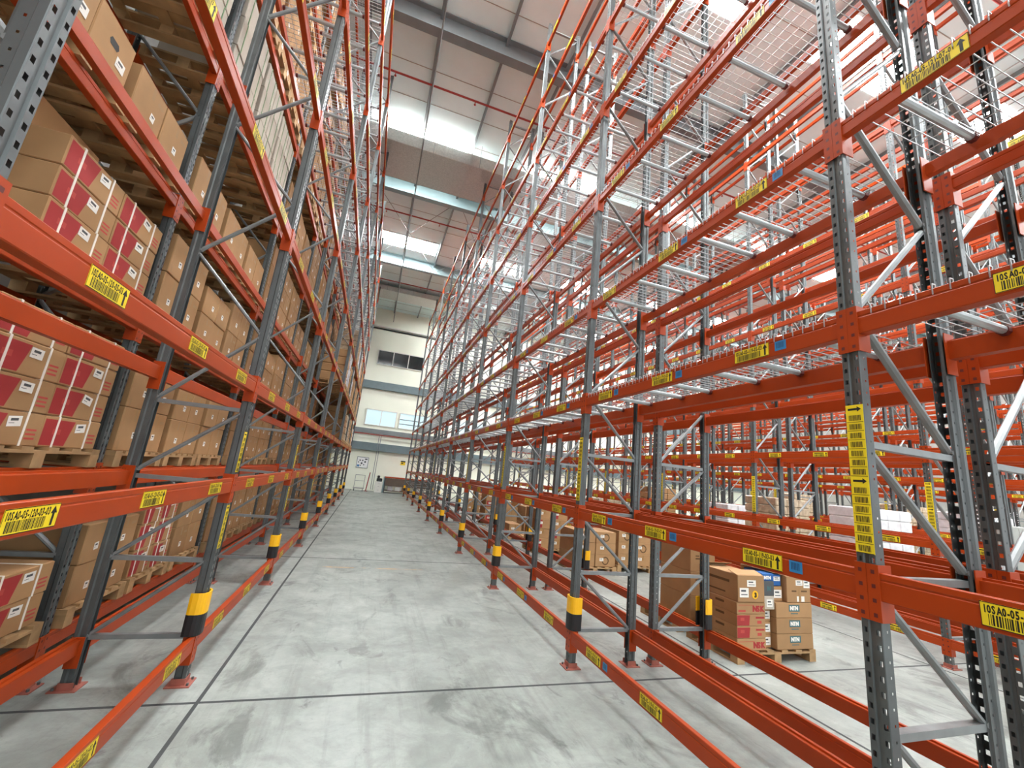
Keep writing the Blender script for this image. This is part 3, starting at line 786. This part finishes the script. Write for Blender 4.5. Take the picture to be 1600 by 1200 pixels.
for i, y in enumerate((9.5, 15.7, 22.4, 3.2)):
    b = MB(); z = 11.55; b.tube((X0 + .2, y, z), (X1 - .2, y, z), .028, REDP, 8)
    o = obj('sprinkler_pipe', b); tag(o, 'red sprinkler pipe crossing under the roof, %s along the aisle' % ('second', 'third', 'fourth', 'first')[i], 'pipe', 'red sprinkler pipes')
    x = -1.0
    while x < 20:
        h = MB(); h.tube((0, 0, 0), (0, 0, -.09), .014, REDP, 6); h.tube((0, 0, -.09), (0, 0, -.1), .03, REDP, 8); obj('sprinkler_head', h, o, (x, y, z - .02)); x += 2.1
b = MB(); b.tube((-.05, Y0, 11.4), (-.05, Y1 - .2, 11.4), .022, BRACE, 8)
for y in range(-4, 28, 4): b.tube((-.05, y + .5, 11.4), (-.08, y + .5, ZR - .1595), .006, BRACE, 6)
tag(obj('conduit_pipe', b), 'long thin galvanised conduit hanging lengthwise above the aisle', 'pipe')
for i, (x0, x1) in enumerate(((-1.5, 1.5), (1.5, -1.5), (1.7, 4.7), (4.7, 1.7))):
    b = MB(); b.tube((x0, 14.607, 11.9 - .03 * (i % 2)), (x1, 20.693, 11.9 - .03 * (i % 2)), .012, BRACE, 6)
    tag(obj('bracing_rod', b), 'thin diagonal roof bracing rod between pale beams, %s pair, %s' % (('left', 'right')[i // 2], ('rising rightward', 'rising leftward')[i % 2]), 'bracing rod', 'roof bracing rods')
# end wall fittings
YW = Y1
def wall_window(n, x0, x1, z0, z1, mull, pane):
    f = MB(); t = .05; y0, y1 = YW - .05, YW - .001
    f.box(x0, x1, y0, y1, z0, z0 + t, FRAMEW); f.box(x0, x1, y0, y1, z1 - t, z1, FRAMEW); f.box(x0, x0 + t, y0, y1, z0, z1, FRAMEW); f.box(x1 - t, x1, y0, y1, z0, z1, FRAMEW)
    for i in range(1, mull): x = x0 + (x1 - x0) * i / mull; f.box(x - t / 2, x + t / 2, y0, y1, z0, z1, FRAMEW)
    o = struct('window_%d' % n, f)
    p = MB(); p.box(x0 + t, x1 - t, YW - .02, YW - .004, z0 + t, z1 - t, pane)
    obj('pane', p, o)
    return o
wall_window(n, -.68, 2.42, 8.28, 9.32, 3, GLASSD); n += 1
w1 = wall_window(n, -.78, 1.2, 4.15, 5.22, 2, OFFICE); n += 1
w2 = wall_window(n, 1.38, 3.4, 4.15, 5.22, 2, OFFICE); n += 1
wall_window(n, 5.2, 7.6, 4.15, 5.22, 2, OFFICE); n += 1
b = MB(); b.box(.0, 2.0, -.012, -.001, 0, .05, SLATE)
for dz in (.3, .6): obj('blind_bar', b, w2, (1.4, YW - .02, 4.15 + dz))
k = 1
def band(x0, x1, z0, z1, d, mt):
    global TN
    b = MB(); b.box(x0, x1, YW - d, YW - .001, z0, z1, mt); struct('trim_%d' % TN, b); TN += 1
TN = 11
band(X0, X1, 6.58, 7.08, .22, SLATE); band(X0, X1, 3.62, 3.92, .18, GREYST); band(X0, X1, 2.52, 3.02, .2, SLATE); band(X0, X1, 10.75, 10.82, .1, GBLK); band(X0, X1, 10.9, 11.0, .1, FRAMEW)
b = MB(); b.tube((X0 + .2, YW - .3, 3.55), (X1 - .2, YW - .3, 3.55), .03, REDP, 8); tag(obj('wall_pipe', b), 'dark red pipe running along the end wall under the ledge', 'pipe')
for x, nm in ((.3, 'left'), (.42, 'right')):
    b = MB(); b.tube((x, YW - .25, .1), (x, YW - .25, 3.5), .018, GREYST, 8); tag(obj('wall_conduit', b), '%s of two thin vertical conduits on the end wall' % nm, 'conduit', 'end wall conduits')
b = MB(); b.box(-.82, -.1, YW - .04, YW - .001, 1.36, 2.06, SLATE); o = obj('notice_board', b); tag(o, 'white safety notice board with dark pictograms on end wall', 'sign')
e = MB(); y = YW - .041
e.box(-.79, -.13, y - .003, y, 1.39, 2.03, SIGNW)
for (x, z, s) in ((-.62, 1.84, .05), (-.46, 1.84, .05), (-.3, 1.76, .06), (-.7, 1.72, .04), (-.5, 1.66, .06), (-.36, 1.58, .04), (-.56, 1.52, .04)):
    e.tube((x, y - .003, z), (x, y - .005, z), s, DGREY, 7)
rect_f(e, -.75, -.62, 1.44, 1.56, y - .003, BLUE); rect_f(e, -.34, -.18, 1.9, 1.97, y - .003, DGREY)
obj('notice_sheet', e, o)
b = MB(); b.box(1.92, 2.22, YW - .03, YW - .002, 1.8, 2.07, LYEL); rect_f(b, 1.92, 2.22, 1.99, 2.07, YW - .03, INK); rect_f(b, 1.96, 2.1, 1.88, 1.95, YW - .03, INK)
tag(obj('warning_sign', b), 'small yellow warning sign with black header on the end wall', 'sign')
# packing bench by the wall
r = bpy.data.objects.new('packing_bench', None); C.objects.link(r); r.location = (2.6, 28.2, 0); tag(r, 'orange and brown packing bench standing against the end wall', 'bench')
b = MB(); b.box(-1.55, 1.55, -.4, .4, .93, 1.0, ORANGE); obj('bench_top', b, r)
b = MB(); b.box(-1.5, 1.5, -.38, -.35, .45, .925, DARKB); obj('front_panel', b, r)
b = MB(); b.box(-1.5, 1.5, -.36, .36, .14, .18, DARKB); obj('lower_shelf', b, r)
for x in (-1.52, 0, 1.52):
    b = MB(); b.box(x - .03, x + .03, -.39, -.385 + .06, 0, .925, DGREY); b.box(x - .03, x + .03, .33, .39, 0, .925, DGREY); obj('leg', b, r)
for i, (x, mt, nm) in enumerate(((-1.15, FILMW, 'leftmost white'), (-.7, SIGNW, 'middle white'), (-.25, CARD, 'brown'), (.5, FILMW, 'rightmost white'))):
    b = MB(); b.bevbox(-.15, .15, -.2, .15, 0, .24, mt, .008); tag(obj('storage_box', b, None, (2.6 + x, 28.15, .18)), '%s box on the shelf under the packing bench' % nm, 'box', 'boxes under the packing bench')
# drawer cabinet with printer
r = bpy.data.objects.new('drawer_cabinet', None); C.objects.link(r); r.location = (.73, 28.1, 0); tag(r, 'white drawer cabinet with dark printer beside the packing bench', 'cabinet')
b = MB(); b.bevbox(-.22, .22, -.25, .25, 0, .66, FRAMEW, .01); obj('body', b, r)
for i in range(3):
    b = MB(); b.box(-.2, .2, -.262, -.251, .03 + .21 * i, .22 + .21 * i, FRAMEW); d = obj('drawer', b, r); e = MB(); e.box(-.05, .05, -.28, -.263, .14 + .21 * i, .155 + .21 * i, GREYST); obj('handle', e, d)
b = MB(); b.bevbox(-.16, .18, -.18, .18, 0, .2, GBLK, .03); b.box(-.1, .12, -.2, -.18, .05, .1, DGREY); b.bevbox(-.14, .02, -.1, .14, .2, .36, GBLK, .03)
tag(obj('label_printer', b, None, (.73, 28.1, .66)), 'black label printer standing on the white drawer cabinet', 'printer')
b = MB(); b.box(.98, 1.03, 27.85, 28.5, 0, .98, BLUEST); tag(obj('side_panel', b), 'blue grey upright panel between drawer cabinet and bench', 'panel')
# trolley
r = bpy.data.objects.new('platform_trolley', None); C.objects.link(r); r.location = (-.42, 27.9, 0); tag(r, 'small steel platform trolley parked at the end wall', 'trolley')
b = MB(); b.bevbox(-.32, .32, -.3, .3, .15, .2, GREYC, .01); obj('platform', b, r)
b = MB()
for s in (-1, 1): b.tube((s * .28, .27, .2), (s * .28, .27, .95), .014, BRACE, 8)
b.tube((-.28, .27, .95), (.28, .27, .95), .014, BRACE, 8); b.tube((-.28, .27, .6), (.28, .27, .6), .012, BRACE, 8); obj('handle', b, r)
for sx in (-1, 1):
    for sy in (-1, 1): b = MB(); b.tube((sx * .25 - .015, sy * .22, .06), (sx * .25 + .015, sy * .22, .06), .06, GBLK, 12); b.box(sx * .25 - .02, sx * .25 + .02, sy * .22 - .03, sy * .22 + .03, .1, .15, GREYST); obj('wheel', b, r)
b = MB(); b.tube((0, 0, 0), (.1, 0, 1.15), .03, REDP, 8); b.box(-.12, .12, -.1, .1, 0, .02, REDP); tag(obj('barrier_post', b, None, (.02, 28.2, 0)), 'leaning red and white pole beside the platform trolley', 'pole')

# ------------------------------------------------------------------ light
w = bpy.data.worlds.new('world'); S.world = w; w.use_nodes = True
bg = w.node_tree.nodes['Background']; bg.inputs[0].default_value = (.93, .97, 1, 1); bg.inputs[1].default_value = 1.6
S.view_settings.view_transform = 'Standard'; S.view_settings.look = 'None'; S.view_settings.gamma = 1; S.view_settings.use_curve_mapping = False
S.view_settings.exposure = 0.15
